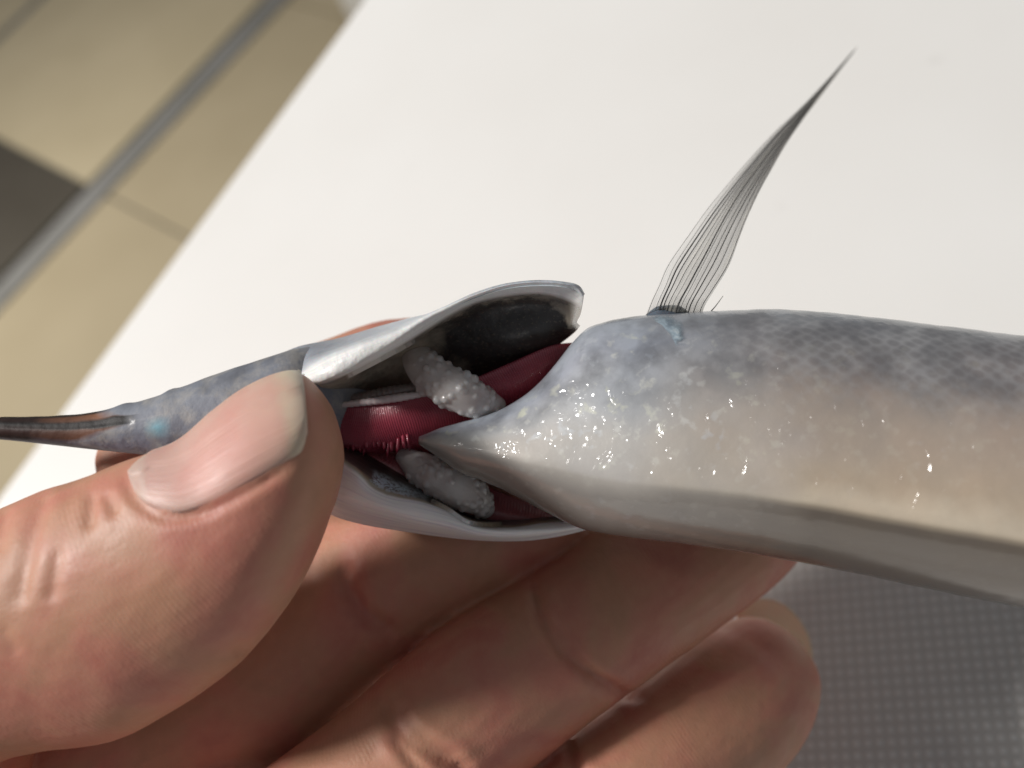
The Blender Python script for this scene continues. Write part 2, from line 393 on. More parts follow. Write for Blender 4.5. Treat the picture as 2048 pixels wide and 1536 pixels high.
def mat_flesh(name, c1, c2, coat=0.8, bump=0.3):
    a = M(name)
    c = a.ramp(a.noise(240, 4), [(0.3, c1), (0.7, c2)])
    a.p(Base__Color=c, Roughness=0.35, Coat__Weight=coat, Coat__Roughness=0.08, Subsurface__Weight=0.25, Subsurface__Radius=(1, .25, .2), Subsurface__Scale=0.0008,
        Normal=a.bump(a.noise(700, 4), bump, 0.0003), Coat__Normal=a.bump(a.noise(500, 3), 0.6, 0.0004))
    return a.m
def mat_gill():
    a = M('gill_red'); u, v = a.uv()
    c = a.ramp(a.noise(240, 4), [(0.3, srgb(142, 42, 64)), (0.7, srgb(176, 70, 88))])
    fil = a.math('MULTIPLY', a.ramp(a.math('SINE', a.math('MULTIPLY', u, 120 * 2 * math.pi)), [(0.3, 0.0), (1.0, 1.0)]), a.ramp(v, [(0.0, 0.8), (0.16, 0.35), (0.36, 0.0)]))
    c = a.mix(fil, c, srgb(196, 128, 136))
    a.p(Base__Color=c, Roughness=0.38, Coat__Weight=0.5, Coat__Roughness=0.1, Subsurface__Weight=0.25, Subsurface__Radius=(1, .25, .2), Subsurface__Scale=0.0008,
        Normal=a.bump(a.noise(700, 4), 0.3, 0.0003), Coat__Normal=a.bump(a.noise(500, 3), 0.8, 0.0005))
    return a.m
def mat_jelly():
    a = M('clear_jelly')
    c = a.ramp(a.noise(420, 3), [(0.3, srgb(218, 208, 204)), (0.7, srgb(244, 239, 236))])
    a.p(Base__Color=c, Roughness=0.3, Subsurface__Weight=0.9, Subsurface__Radius=(1, .85, .75), Subsurface__Scale=0.002,
        Transmission__Weight=0.40, IOR=1.35, Coat__Weight=1.0, Coat__Roughness=0.05,
        Normal=a.bump(a.noise(1500, 2), 0.2, 0.0002))
    return a.m
def mat_membrane():
    a = M('fin_membrane'); u, v = a.uv()
    st = a.noise(1.0, 4, a.coord('UV', scale=(2.0, 46, 1)))
    c = a.ramp(st, [(0.35, srgb(150, 147, 138)), (0.6, srgb(214, 210, 198))])
    c = a.mix(a.ramp(u, [(0.45, 0.0), (0.72, 0.7)]), c, srgb(92, 90, 86))
    al = a.ramp(u, [(0.0, 0.5), (0.12, 0.22), (0.40, 0.30), (0.6, 0.55), (0.85, 0.75), (1.0, 0.55)])
    al = a.math('MULTIPLY', al, a.ramp(v, [(0.0, 0.25), (0.16, 0.45), (0.4, 1.0), (1.0, 1.0)]))
    al = a.math('ADD', al, a.math('MULTIPLY', a.math('SUBTRACT', st, 0.5), 0.5), clamp=True)
    a.p(Base__Color=c, Roughness=0.3, Alpha=al); return a.m

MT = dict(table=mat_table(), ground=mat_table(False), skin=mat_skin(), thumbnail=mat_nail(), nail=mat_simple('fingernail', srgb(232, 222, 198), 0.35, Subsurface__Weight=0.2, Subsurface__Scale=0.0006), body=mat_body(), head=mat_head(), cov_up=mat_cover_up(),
          cov_lo=mat_cover_low(), gill=mat_gill(), gill2=mat_flesh('gill_pink', srgb(142, 66, 74), srgb(172, 104, 106)),
          arch=mat_flesh('gill_arch_white', srgb(206, 190, 192), srgb(226, 216, 214)), lining=mat_flesh('gill_lining', srgb(60, 40, 40), srgb(92, 66, 60)),
          jelly=mat_jelly(), membrane=mat_membrane(), ray=mat_simple('fin_ray', srgb(66, 65, 64), 0.4), finbase=mat_flesh('fin_base_dark', srgb(46, 52, 62), srgb(104, 114, 126), 0.25),
          tile=mat_tile('beige_tile', srgb(176, 162, 132), srgb(184, 170, 140)), tile2=mat_tile('beige_tile_dull', srgb(164, 150, 122), srgb(170, 156, 128)),
          dark=mat_tile('dark_tile', srgb(66, 60, 50), srgb(76, 70, 60)), strip=mat_tile('grey_metal', srgb(120, 118, 112), srgb(132, 130, 126)),
          grout=mat_simple('grout', srgb(92, 90, 82), 0.8), cabinet=mat_simple('pale_paint', srgb(214, 212, 206), 0.4))

# ================================================================== THE SETTING
FLOOR_Z = -850.0
def edge_frame(pa, pb, z):
    A, B = ray_plane(*pa, z), ray_plane(*pb, z)
    e = (B - A) / np.linalg.norm(B - A); n = np.cross([0, 0, 1], e); return A, B, e, n
def prism(name, poly_mm, z0, z1, mat, parent=None, bevel=0.0, **props):
    """vertical prism over a polygon given in mm"""
    bm = bmesh.new()
    vs = [bm.verts.new((x / 1000, y / 1000, z0 / 1000)) for x, y in poly_mm]
    f = bm.faces.new(vs); f.normal_update()
    if f.normal.z > 0: f.normal_flip()
    r = bmesh.ops.extrude_face_region(bm, geom=[f])
    bmesh.ops.translate(bm, verts=[g for g in r['geom'] if isinstance(g, bmesh.types.BMVert)], vec=(0, 0, (z1 - z0) / 1000))
    bmesh.ops.recalc_face_normals(bm, faces=bm.faces)
    if bevel: bmesh.ops.bevel(bm, geom=[e for e in bm.edges], offset=bevel / 1000, segments=3, profile=0.6, affect='EDGES')
    me = bpy.data.meshes.new(name); bm.to_mesh(me); bm.free()
    return link(name, me, mat, parent, smooth=False, **props)

# kitchen counter: its edge runs from (0,980) to (722,0) in the photograph
A, B, e, n = edge_frame((0, 985), (724, 0), 0)
inward = n if np.dot(n[:2], np.array([200, 0]) - A[:2]) > 0 else -n
def quad(A, e, n, a0, a1, b0, b1):
    return [tuple((A + e * a + n * b)[:2]) for a, b in ((a0, b0), (a1, b0), (a1, b1), (a0, b1))]
ctr = empty('counter', (0, 0, FLOOR_Z / 1000), label='smooth white counter reaching past the beige floor tiles', category='counter')
def under(o, par):
    o.parent = par; o.location = -par.location; return o
under(prism('worktop', quad(A, e, inward, -420, 900, 0, 620), -30, 0, MT['table'], bevel=2.5), ctr)
under(prism('carcass', quad(A, e, inward, -400, 880, 22, 600), FLOOR_Z, -30.3, MT['cabinet']), ctr)
# dimpled mat lying on the counter under the hand; its far edge runs behind the fish
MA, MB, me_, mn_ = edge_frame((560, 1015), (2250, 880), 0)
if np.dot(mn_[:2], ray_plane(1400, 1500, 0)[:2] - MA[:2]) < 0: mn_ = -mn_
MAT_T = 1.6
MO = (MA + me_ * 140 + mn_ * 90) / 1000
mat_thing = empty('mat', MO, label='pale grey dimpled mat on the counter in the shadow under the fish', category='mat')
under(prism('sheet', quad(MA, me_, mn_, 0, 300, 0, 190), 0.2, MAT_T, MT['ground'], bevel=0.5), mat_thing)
def dots():
    R, hgt, k = 0.70, 0.42, 6
    base = [(math.cos(2 * math.pi * i / k), math.sin(2 * math.pi * i / k)) for i in range(k)]
    pts = []
    ex = np.array([math.cos(math.radians(-25)), math.sin(math.radians(-25))]); ey = np.array([-ex[1], ex[0]])
    for j in range(-160, 160):
        for i in range(-190, 190):
            q = ex * (i * 2.1 + 0.28 * j) + ey * (j * 2.15) + MO[:2] * 1000
            a, b = np.dot(q - MA[:2], me_[:2]), np.dot(q - MA[:2], mn_[:2])
            if 2 < a < 298 and 2 < b < 188: pts.append((q[0], q[1], MAT_T))
    pts = np.array(pts); N = len(pts)
    ring1 = np.array([(c * R, s * R, 0.02) for c, s in base]); ring2 = np.array([(c * R * 0.6, s * R * 0.6, hgt * 0.8) for c, s in base]); top = np.array([[0, 0, hgt]])
    unit = np.concatenate([ring1, ring2, top])
    v = (pts[:, None, :] + unit[None]).reshape(-1, 3) / 1000
    fu = [(i, (i + 1) % k, k + (i + 1) % k, k + i) for i in range(k)] + [(k + i, k + (i + 1) % k, 2 * k) for i in range(k)]
    f = [tuple(b * 13 + q for q in ff) for b in range(N) for ff in fu]
    me = bpy.data.meshes.new('embossed_dots'); me.from_pydata(v.tolist(), [], f); me.update(); return me
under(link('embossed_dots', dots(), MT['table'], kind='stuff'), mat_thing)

# floor far below, beyond the counter edge
fl = prism('floor', [(-2600, -1800), (2400, -1800), (2400, 3200), (-2600, 3200)], FLOOR_Z - 60, FLOOR_Z - 9, MT['grout'], kind='structure')
FA, FB, fe, fn = edge_frame((0, 583), (547, 0), FLOOR_Z)
if np.dot(fn[:2], FA[:2]) < 0: fn = -fn           # fn points away from the counter (up-left in the picture)
CR = ray_plane(178, 372, FLOOR_Z); c0 = np.dot(CR - FA, fe)
print('floor frame', FA, fe, fn, 'cross seam at', c0)
q2 = ray_plane(40, 42, FLOOR_Z); w2 = np.dot(q2 - FA, fn); print('tile width', w2)
L, g = 620.0, 3.0
k = 0
def tile(a0, a1, b0, b1, mat, z=0.0, nm='tile'):
    prism(nm, quad(FA, fe, fn, a0, a1, b0, b1), FLOOR_Z - 9.2, FLOOR_Z + z, mat, fl, bevel=1.5)
bw = w2
for r in range(-3, 4):
    b0 = 22 + r * bw if r >= 0 else -22 + r * bw
    if r < 0: b0, b1 = -42 + (r) * bw + g, -42 + (r + 1) * bw - g
    else: b0, b1 = 40 + r * bw, 16 + (r + 1) * bw - 18
    for s in range(-2, 3):
        a0, a1 = c0 + s * L + g, c0 + (s + 1) * L - g
        m = MT['tile'] if r >= 0 else MT['tile2']
        if r == 0 and s == -1: m = MT['dark']
        tile(a0, a1, b0, b1, m)
tile(c0 - 2 * L, c0 + 3 * L, -38, 22, MT['strip'], 2.0, 'threshold_strip')
tile(c0 - 2 * L, c0 + 3 * L, 16 + bw - 14, 16 + bw + 5, MT['strip'], 3.0, 'threshold_strip')
cb = ray_plane(712, 60, FLOOR_Z); ca_ = np.dot(cb - FA, fe); cbn = np.dot(cb - FA, fn)
prism('floor_cabinet', quad(FA, fe, fn, ca_ + 6, ca_ + 320, cbn - 420, cbn + 14), FLOOR_Z + 0.5, FLOOR_Z + 90, MT['cabinet'], bevel=3,
      label='pale low cabinet plinth standing on the beige tiled floor', category='cabinet')

# ================================================================== THE HAND
def pxpath(pts, n):
    p = np.array(pts, float)               # px, py, depth, half-width px, thickness mm
    q = cat(P3(p[:, 0], p[:, 1], p[:, 2]), n)
    seg = np.sqrt(((np.diff(P3(p[:, 0], p[:, 1], p[:, 2]), axis=0)) ** 2).sum(1)) ** 0.5
    t = np.concatenate([[0], np.cumsum(seg)]); t /= t[-1]
    tq = np.linspace(0, 1, n)
    hw = cubic(t, p[:, 3] * p[:, 2] / FPX, tq); th = cubic(t, p[:, 4], tq)
    return q, hw, th
def ot(off, t): return (0.594 * off + 0.804 * t, 0.804 * off - 0.594 * t)     # pixel from the fingers' own axes
def fpts(rows):
    out = []
    for off, t, d, hw, th in rows:
        x, y = ot(off, t); out.append((x, y, d, hw, th))
    return out
parts = []
# middle finger
mid = fpts([(1760, -1150, 92, 185, 12), (1725, -750, 95, 165, 11), (1708, -480, 98, 154, 10), (1707, -330, 100, 152, 9.7), (1701, -190, 102.2, 156, 9.8), (1697, -60, 104.8, 161, 9.7),
            (1700, 90, 108.2, 154, 9.4), (1704, 230, 112, 150, 9.6), (1706, 400, 117, 150, 9.8), (1706, 560, 122, 145, 9.6), (1704, 680, 125, 118, 8)])
parts.append(tube(*pxpath(mid, 60)))
# ring finger
ring = fpts([(2120, -1250, 90, 185, 12), (2075, -850, 93, 165, 11), (2035, -500, 96.5, 154, 10), (2020, -250, 100, 152, 9.8), (2016, -50, 104.5, 147, 9.7), (2013, 120, 110, 144, 9.8), (2007, 300, 118, 147, 10),
             (1999, 380, 122.3, 136, 9.6), (1988, 436, 125, 117, 8.4), (1982, 470, 127, 92, 6.6), (1979, 488, 128, 62, 4.4)])
parts.append(tube(*pxpath(ring, 70), cap=0.2))
# little finger, below the frame
lit = fpts([(2450, -1300, 88, 165, 11), (2400, -900, 95, 145, 10), (2345, -500, 101, 130, 8.5), (2325, -200, 106, 125, 8), (2320, 60, 107, 105, 7)])
parts.append(tube(*pxpath(lit, 40)))
# index finger: runs up behind the fish, bends at the middle joint and hooks back to the left
idx = [(-700, 1830, 110, 185, 12), (-200, 1670, 110, 180, 12), (200, 1520, 109.5, 190, 11), (505, 1352, 111, 182, 10.5), (640, 1250, 113.5, 164, 10.6), (735, 1172, 114.5, 164, 10.2), (840, 1100, 115, 162, 10), (950, 1028, 116, 168, 10),
       (1040, 960, 118, 168, 9.8), (1085, 880, 120, 136, 9.4), (1050, 805, 120, 124, 9.2), (960, 768, 119, 118, 8.8), (870, 752, 118, 114, 8.5), (790, 748, 116.5, 110, 8.2), (690, 775, 115.5, 103, 7.8), (560, 826, 114.5, 104, 7.8), (430, 872, 113.5, 104, 7.6), (330, 905, 112.5, 100, 7.2), (272, 935, 112, 84, 6.2)]
parts.append(tube(*pxpath(idx, 90)))
# palm pad and heel of the hand, forearm
parts.append(tube(*pxpath([(-1300, 2350, 94, 330, 18), (-800, 2150, 99, 320, 18), (-300, 1900, 104, 300, 17), (150, 1730, 107, 250, 15), (470, 1640, 106.5, 190, 11.5)], 40)))
parts.append(tube(*pxpath([(-800, 2300, 96, 300, 16), (-100, 2250, 98, 330, 16), (500, 2080, 102, 300, 14), (850, 1960, 105, 230, 11)], 30)))
parts.append(tube(*pxpath([(-3400, 3300, 70, 480, 24), (-2300, 2750, 80, 460, 22), (-1500, 2400, 91, 380, 19), (-900, 2150, 99, 330, 18)], 30)))
# thumb: (top x, y, bottom x, y, depth, half thickness mm)
TH = np.array([(-1150, 1480, -800, 2130, 97, 14), (-700, 1290, -380, 1850, 95, 14), (-380, 1165, -180, 1650, 93, 12.5), (-130, 1072, -30, 1540, 89.5, 11), (0, 1017, 72, 1506, 88, 10.4), (88, 979, 217, 1486, 87, 10),
               (150, 961, 330, 1432, 86.5, 9.8), (262, 917, 434, 1364, 86, 9.6), (352, 886, 500, 1306, 86, 9.5), (424, 826, 557, 1237, 86, 9.2), (484, 782, 600, 1172, 86.2, 8.8), (548, 752, 635, 1103, 86.6, 8.2),
               (598, 746, 662, 1030, 87.2, 7.2), (636, 775, 680, 975, 88, 5.6), (664, 815, 688, 920, 88.6, 3.4), (676, 845, 687, 890, 88.9, 1.7)], float)
TS = np.linspace(0, 1, len(TH))
def thumb_at(s): return cubic(TS, TH, np.atleast_1d(s))
def thumb_pt(s, e, extra=0.0, wide=0.0):
    """point of the thumb's surface: s along, e = -1 top edge .. 1 bottom edge, on the side facing the camera"""
    q = thumb_at(s); m = (q[:, 0:2] + q[:, 2:4]) / 2; h = (q[:, 2:4] - q[:, 0:2]) / 2
    e = np.atleast_1d(e); d = q[:, 4]
    hl = np.linalg.norm(h, axis=1) * d / FPX
    px = m + h * (e * (1 + wide / hl))[:, None]
    return P3(px[:, 0], px[:, 1], d - (q[:, 5] + extra) * np.sqrt(np.clip(1 - e * e, 0, 1)))
rings = []
ph = np.linspace(0, 2 * np.pi, 40, endpoint=False)
for s in np.linspace(0, 1, 90):
    q = thumb_at(s)[0]; m = (q[0:2] + q[2:4]) / 2; h = (q[2:4] - q[0:2]) / 2
    rings.append(P3(m[0] + h[0] * -np.cos(ph), m[1] + h[1] * -np.cos(ph), q[4] - q[5] * np.sin(ph)))
tv = np.concatenate(rings); tf = grid_faces(90, 40, True); tf.append(tuple(range(40))); tf.append(tuple(range(len(tv) - 40, len(tv))))
parts.append((tv, tf))
# ball of the thumb joins the palm off to the lower left
parts.append(tube(*pxpath([(-1000, 1900, 98, 330, 17), (-620, 1750, 98, 330, 16), (-330, 1600, 97, 280, 13), (-120, 1480, 96, 200, 9)], 30)))
hv, hf = join(parts)
hand_me = remesh(c2w(hv), hf, 0.00045)
smooth(hand_me, 14, 0.55)
# creases of the skin: (polyline in the photograph, depth range of the finger it lies on, depth mm, width mm)
CRE = [
    ([(1064, 1150), (1072, 1190), (1090, 1240), (1120, 1295), (1170, 1342), (1245, 1388), (1290, 1400)], (82, 122), 0.75, 0.75),
    ([(1110, 1240), (1150, 1305), (1200, 1352), (1250, 1372)], (82, 122), 0.40, 0.6),
    ([(1060, 1210), (1085, 1270), (1130, 1325)], (82, 122), 0.25, 0.6),
    ([(760, 1385), (785, 1440), (830, 1490), (900, 1525), (950, 1545)], (82, 122), 0.8, 0.9),
    ([(800, 1400), (815, 1440), (870, 1490), (930, 1520)], (82, 122), 0.45, 0.7),
    ([(780, 1470), (830, 1530), (860, 1560)], (82, 122), 0.5, 0.7),
    ([(690, 1120), (700, 1180), (735, 1230), (800, 1275)], (92, 116), 0.9, 1.2),
    ([(1140, 1480), (1150, 1530), (1190, 1580)], (82, 122), 0.7, 0.8),
    ([(90, 975), (80, 1020), (62, 1080), (48, 1150), (30, 1220)], (70, 95), 0.30, 0.9),
    ([(8, 1010), (0, 1050), (-10, 1110)], (70, 95), 0.35, 0.9),
    ([(185, 985), (180, 1030), (175, 1060)], (70, 95), 0.30, 0.6),
    ([(118, 1090), (108, 1150), (100, 1210)], (70, 95), 0.22, 0.7),
    ([(205, 985), (222, 1010), (232, 1030)], (70, 95), 0.25, 0.5),
    ([(0, 1255), (20, 1290), (35, 1310)], (70, 95), 0.2, 0.8),
    ([(470, 1290), (490, 1306), (520, 1310)], (70, 95), 0.35, 0.7),
    ([(245, 945), (262, 985), (290, 1016), (325, 1034), (358, 1036), (405, 1026), (460, 1002), (530, 962), (585, 930)], (66, 95), 0.30, 0.45),
]
hv = get_v(hand_me); hn = vnormals(hand_me)
X, Y, D = w2px(hv)
camdir = np.array([0, 0, HC / 1000]) - hv; camdir /= np.linalg.norm(camdir, axis=1, keepdims=True)
facing = np.clip((hn * camdir).sum(1) * 2.5, 0, 1)
disp = np.zeros(len(hv))
for pl, (d0, d1), amp, wid in CRE:
    q = cat(pl, 60)
    m = (D > d0) & (D < d1) & (X > q[:, 0].min() - 60) & (X < q[:, 0].max() + 60) & (Y > q[:, 1].min() - 60) & (Y < q[:, 1].max() + 60)
    if not m.any(): continue
    dx = X[m][:, None] - q[:, 0]; dy = Y[m][:, None] - q[:, 1]
    dd = np.sqrt(dx * dx + dy * dy); j = dd.argmin(1); dm = dd.min(1) * D[m] / FPX
    fade = np.clip(np.minimum(j, 59 - j) / 9 + 0.15, 0, 1)
    disp[m] -= amp * fade * facing[m] * (np.exp(-(dm / wid) ** 2) - 0.22 * np.exp(-((dm - 2.2 * wid) / (1.3 * wid)) ** 2))
# slight unevenness of flesh
disp += 0.03 * np.sin(hv[:, 0] * 900 + 2 * np.sin(hv[:, 1] * 700)) * np.sin(hv[:, 1] * 800 + hv[:, 2] * 600)
hv = hv + hn * disp[:, None] / 1000
HO = c2w(P3(-300, 1800, 115.0))
set_v(hand_me, hv - HO)
hand_me.name = 'hand'
hand = link('hand', hand_me, MT['skin'], label='bare left hand pinching the fish head between thumb and fingers', category='hand')
hand.location = HO

# thumbnail
def thumb_inv(px, py):
    ss = np.linspace(0.2, 1, 700); q = thumb_at(ss); a = q[:, 0:2]; b = q[:, 2:4]; h = b - a
    p = np.array([px, py]); c = h[:, 0] * (p[1] - a[:, 1]) - h[:, 1] * (p[0] - a[:, 0])
    i = np.argmin(np.abs(c)); e = np.dot(p - a[i], h[i]) / np.dot(h[i], h[i]) * 2 - 1
    return ss[i], e
up = cat([(256, 946), (272, 928), (300, 908), (336, 884), (387, 843), (440, 804), (492, 766), (541, 734), (580, 726), (600, 733)], 41)
lo = cat([(257, 955), (272, 988), (300, 1012), (352, 1027), (404, 1016), (457, 992), (527, 953), (577, 925), (602, 908), (616, 868)], 41)
NU, NV = 41, 25
g = np.zeros((NU, NV, 3)); uv = np.zeros((NU, NV, 2))
for i in range(NU):
    s0, e0 = thumb_inv(*up[i]); s1, e1 = thumb_inv(*lo[i]); e0 = max(e0, -1.0)
    u = i / (NU - 1)
    for j in range(NV):
        v = j / (NV - 1)
        bulge = math.sin(math.pi * v) ** 0.5
        a0, a1 = math.asin(max(-1, min(1, e0))), math.asin(max(-1, min(1, e1)))
        ee = math.sin(a0 + (a1 - a0) * v); ss = s0 + (s1 - s0) * v
        # free edge: rounded, standing off the flesh
        ss += 0.010 * math.sin(math.pi * v) * max(0, (u - 0.8) / 0.2)
        lift = -0.12 + 0.55 * min(1, bulge * 1.4) * min(1, u * 8) + 0.30 * max(0, (u - 0.75) / 0.25) * (1 - v ** 3)
        g[i, j] = thumb_pt(ss, ee, lift, 0.25 if v < 0.5 else 0.0)[0]; uv[i, j] = (u, v)
me = grid_mesh('thumbnail', g, uv, 0.28, HO)
link('fingernail', me, MT['thumbnail'], hand, label='long glossy pink thumbnail with pale yellowish free edge')
# ring-finger nail showing past the tip
def ring_nail():
    out = cat([(1478, 1214), (1500, 1203), (1540, 1199), (1575, 1214), (1603, 1245), (1620, 1280), (1626, 1318)], 31)
    inn = cat([(1470, 1260), (1500, 1250), (1535, 1250), (1562, 1265), (1582, 1290), (1594, 1320), (1596, 1345)], 31)
    rows = [[(x, y, 131.4) for x, y in out], [(x * .5 + a * .5, y * .5 + b * .5, 132.4) for (x, y), (a, b) in zip(out, inn)], [(x, y, 133.4) for x, y in inn]]
    g, uv = patch(rows, 31, 9); uv = uv[..., ::-1].copy(); uv[..., 0] = 1.0 - uv[..., 0] * 0.1
    return grid_mesh('fingernail', g, uv, 0.5, HO)
link('fingernail', ring_nail(), MT['nail'], hand, label='pale nail edge showing past the ring fingertip')

# ================================================================== THE FISH
FO = c2w(P3(1500, 900, 98.0))
fish = empty('fish', FO, label='slender silver fish with its gill covers pulled open', category='fish')

# trunk: x, top, bottom, keel, silhouette depth, half thickness
BD = np.array([(838, 873, 889, 881, 98.5, 0.6), (850, 868, 897, 882, 98.5, 1.6), (875, 858, 914, 884, 98.5, 2.8), (920, 845, 945, 892, 98.5, 4.2), (960, 834, 960, 898, 98.5, 5.2), (1000, 819, 977, 903, 98.5, 6.2), (1035, 800, 994, 908, 98.5, 7.0),
               (1075, 768, 1016, 915, 98.5, 7.8), (1115, 722, 1036, 922, 98.5, 8.5), (1145, 684, 1050, 928, 98.5, 9.0), (1172, 658, 1059, 934, 98.4, 9.4), (1210, 643, 1067, 940, 98.2, 9.9), (1290, 630, 1077, 948, 97.6, 10.6), (1400, 623, 1091, 956, 96.8, 11.2),
               (1560, 618, 1116, 978, 95, 12), (1700, 629, 1143, 1003, 93.2, 12.4), (1850, 647, 1175, 1027, 91, 12.8), (2048, 672, 1215, 1060, 88.2, 13.2), (2300, 708, 1270, 1104, 85, 13.4)], float)
def ring_shape(k, n1=34, n2=22, n3=36):
    """unit section: u from -1 (top) to 1 (bottom), w towards the camera, keel at u = k"""
    a = np.linspace(0, math.radians(60), n1); am = a[-1]
    u1 = -1 + (1 + k) * (1 - np.cos(a)) / (1 - math.cos(am)); w1 = np.sin(a) / math.sin(am)
    b = np.linspace(math.radians(50), 0, n2, endpoint=True)[1:]; bm_ = math.radians(50)
    u2 = 1 - (1 - k) * (1 - np.cos(b)) / (1 - math.cos(bm_)); w2 = np.sin(b) / math.sin(bm_)
    c = np.linspace(0, math.pi, n3)[1:-1]
    u3 = np.cos(c); w3 = -0.85 * np.sin(c)
    u = np.concatenate([u1, u2, u3]); w = np.concatenate([w1, w2, w3])
    v = np.concatenate([np.linspace(0, 0.5, n1), np.linspace(0.5, 1, n2)[1:], np.linspace(1, 2, n3)[1:-1]])
    # soften the keel a little
    for _ in range(3):
        u = (np.roll(u, 1) + 2 * u + np.roll(u, -1)) / 4; w = (np.roll(w, 1) + 2 * w + np.roll(w, -1)) / 4
    return u, w, v
xs = np.concatenate([np.linspace(838, 1180, 90), np.linspace(1190, 2300, 130)])
Bq = cubic(BD[:, 0], BD, xs)
rings, uvs = [], []
for q in Bq:
    m = (q[1] + q[2]) / 2; h = (q[2] - q[1]) / 2; k = (q[3] - m) / h
    u, w, v = ring_shape(k)
    jit = 1.2 * math.sin(q[0] * 0.05) + 0.8 * math.sin(q[0] * 0.13)
    c = P3(np.full_like(u, q[0]), m + u * (h + 0.3 * jit), np.full_like(u, q[4]))
    c[:, 2] -= w * q[5]
    rings.append(c); uvs.append(np.stack([np.full_like(v, q[0] / 1000), v], 1))
# onward to the tail, outside the frame, in millimetres
last = rings[-1]; cen = last.mean(0); step = np.array([1.0, -0.11, -0.12]); step /= np.linalg.norm(step)
for L_, sc in ((20, 1.0), (45, 0.98), (75, 0.92), (105, 0.8), (130, 0.62), (150, 0.42), (165, 0.30), (175, 0.27)):
    rings.append(cen + (last - cen) * sc + step * L_); uvs.append(uvs[-1])
n = len(rings[0])
bv = np.concatenate(rings); bf = grid_faces(len(rings), n, True); bf.append(tuple(range(n))[::-1]); bf.append(tuple(range(len(bv) - n, len(bv))))
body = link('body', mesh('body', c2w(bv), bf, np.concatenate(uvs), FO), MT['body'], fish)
tailc = cen + step * 172
def tail():
    v, f = [], []
    for sgn in (-1, 1):
        pr = [(0, 0), (6, 5 * sgn), (26, 20 * sgn), (30, 21 * sgn), (22, 10 * sgn), (14, 1.0 * sgn)]
        b0 = len(v)
        for dz in (-0.4, 0.4):
            for a, b in pr: v.append(tailc + step * a + np.array([0, b, dz]))
        f.append(tuple(range(b0, b0 + 6))); f.append(tuple(range(b0 + 6, b0 + 12))[::-1])
        for i in range(6): f.append((b0 + i, b0 + (i + 1) % 6, b0 + 6 + (i + 1) % 6, b0 + 6 + i))
    return mesh('tail_fin', c2w(np.array(v)), f, None, FO)
link('tail_fin', tail(), MT['finbase'], fish, smooth=False)

# head and bill
HD = np.array([(-520, 862, 868, 100.5, 0.3), (-400, 852, 872, 100, 0.8), (-200, 842, 874, 99.6, 1.3), (0, 834, 879, 99, 1.9), (100, 832, 889, 98.8, 2.4), (200, 822, 900, 98.5, 3.0), (240, 812, 904, 98.4, 3.3), (300, 797, 911, 98.3, 3.8), (360, 776, 922, 98.3, 4.4),
               (420, 753, 938, 98.5, 5.0), (520, 720, 965, 99, 5.8), (600, 696, 990, 99.8, 6.0), (650, 690, 990, 101.5, 5.2), (700, 694, 930, 103.5, 3.6), (750, 706, 860, 105, 1.5)], float)
hxs = np.linspace(-520, 750, 185); Hq = cubic(HD[:, 0], HD, hxs)
rings, uvs = [], []
ph = np.linspace(0, 2 * np.pi, 56, endpoint=False)
for q in Hq:
    m = (q[1] + q[2]) / 2; h = (q[2] - q[1]) / 2
    # ragged skin where the horny bill begins
    bmp = 3.0 * math.exp(-((q[0] - 252) / 14) ** 2) + 4.0 * math.exp(-((q[0] - 345) / 12) ** 2) + 0.25 * math.sin(q[0] * 0.11)
    u = -np.cos(ph); w = np.sin(ph)
    vv = ph / np.pi
    groove = 1 - 0.04 * np.exp(-((vv - 0.40) / 0.05) ** 2) * (q[0] < 290)
    c = P3(np.full_like(u, q[0]), m + u * h - bmp * np.clip(-u, 0, 1) * (u < 0), np.full_like(u, q[3])); c[:, 2] -= w * q[4] * groove
    rings.append(c); uvs.append(np.stack([np.full_like(vv, q[0] / 1000 + 0.2), vv], 1))
n = 56; v = np.concatenate(rings); f = grid_faces(len(rings), n, True); f.append(tuple(range(n))[::-1]); f.append(tuple(range(len(v) - n, len(v))))
head = link('head', mesh('head', c2w(v), f, np.concatenate(uvs), FO), MT['head'], fish, label='narrow grey head ending in a dark brown bill')

# gill covers
R0 = [(560, 708, 103), (600, 692, 101), (677, 676, 101), (755, 653, 100), (814, 637, 99), (865, 624, 97), (911, 602, 95), (951, 584, 94), (1009, 567, 93), (1068, 561, 92.5), (1126, 563, 92.5), (1158, 571, 93), (1170, 588, 93.5)]
R1 = [(585, 730, 100), (616, 708, 97.5), (680, 690, 97), (757, 664, 96.5), (806, 645, 96), (859, 626, 95), (909, 604, 93.5), (951, 587, 92.8), (1009, 570, 92.3), (1068, 564, 92), (1125, 566, 92), (1156, 575, 92.5), (1168, 590, 93)]
R2 = [(602, 748, 96), (628, 730, 93.5), (658, 713, 92.8), (716, 690, 92), (794, 662, 92), (853, 631, 92), (908, 607, 92), (951, 590, 92), (1009, 573, 92), (1068, 567, 92), (1124, 570, 92), (1154, 579, 92.5), (1167, 595, 93)]
R3 = [(610, 752, 94.5), (628, 765, 93.2), (660, 758, 92.2), (708, 739, 92), (794, 692, 92.4), (850, 657, 93), (904, 624, 93), (951, 602, 93.3), (1009, 589, 93.5), (1060, 583, 93.5), (1107, 586, 93.8), (1142, 598, 94), (1164, 612, 94)]
R4 = [(640, 772, 97), (660, 773, 97), (700, 758, 97), (747, 726, 98), (820, 695, 98.5), (870, 668, 98.5), (915, 645, 98.5), (960, 625, 98), (1010, 612, 97.5), (1060, 607, 97), (1102, 610, 96.5), (1138, 620, 96), (1160, 630, 95.5)]
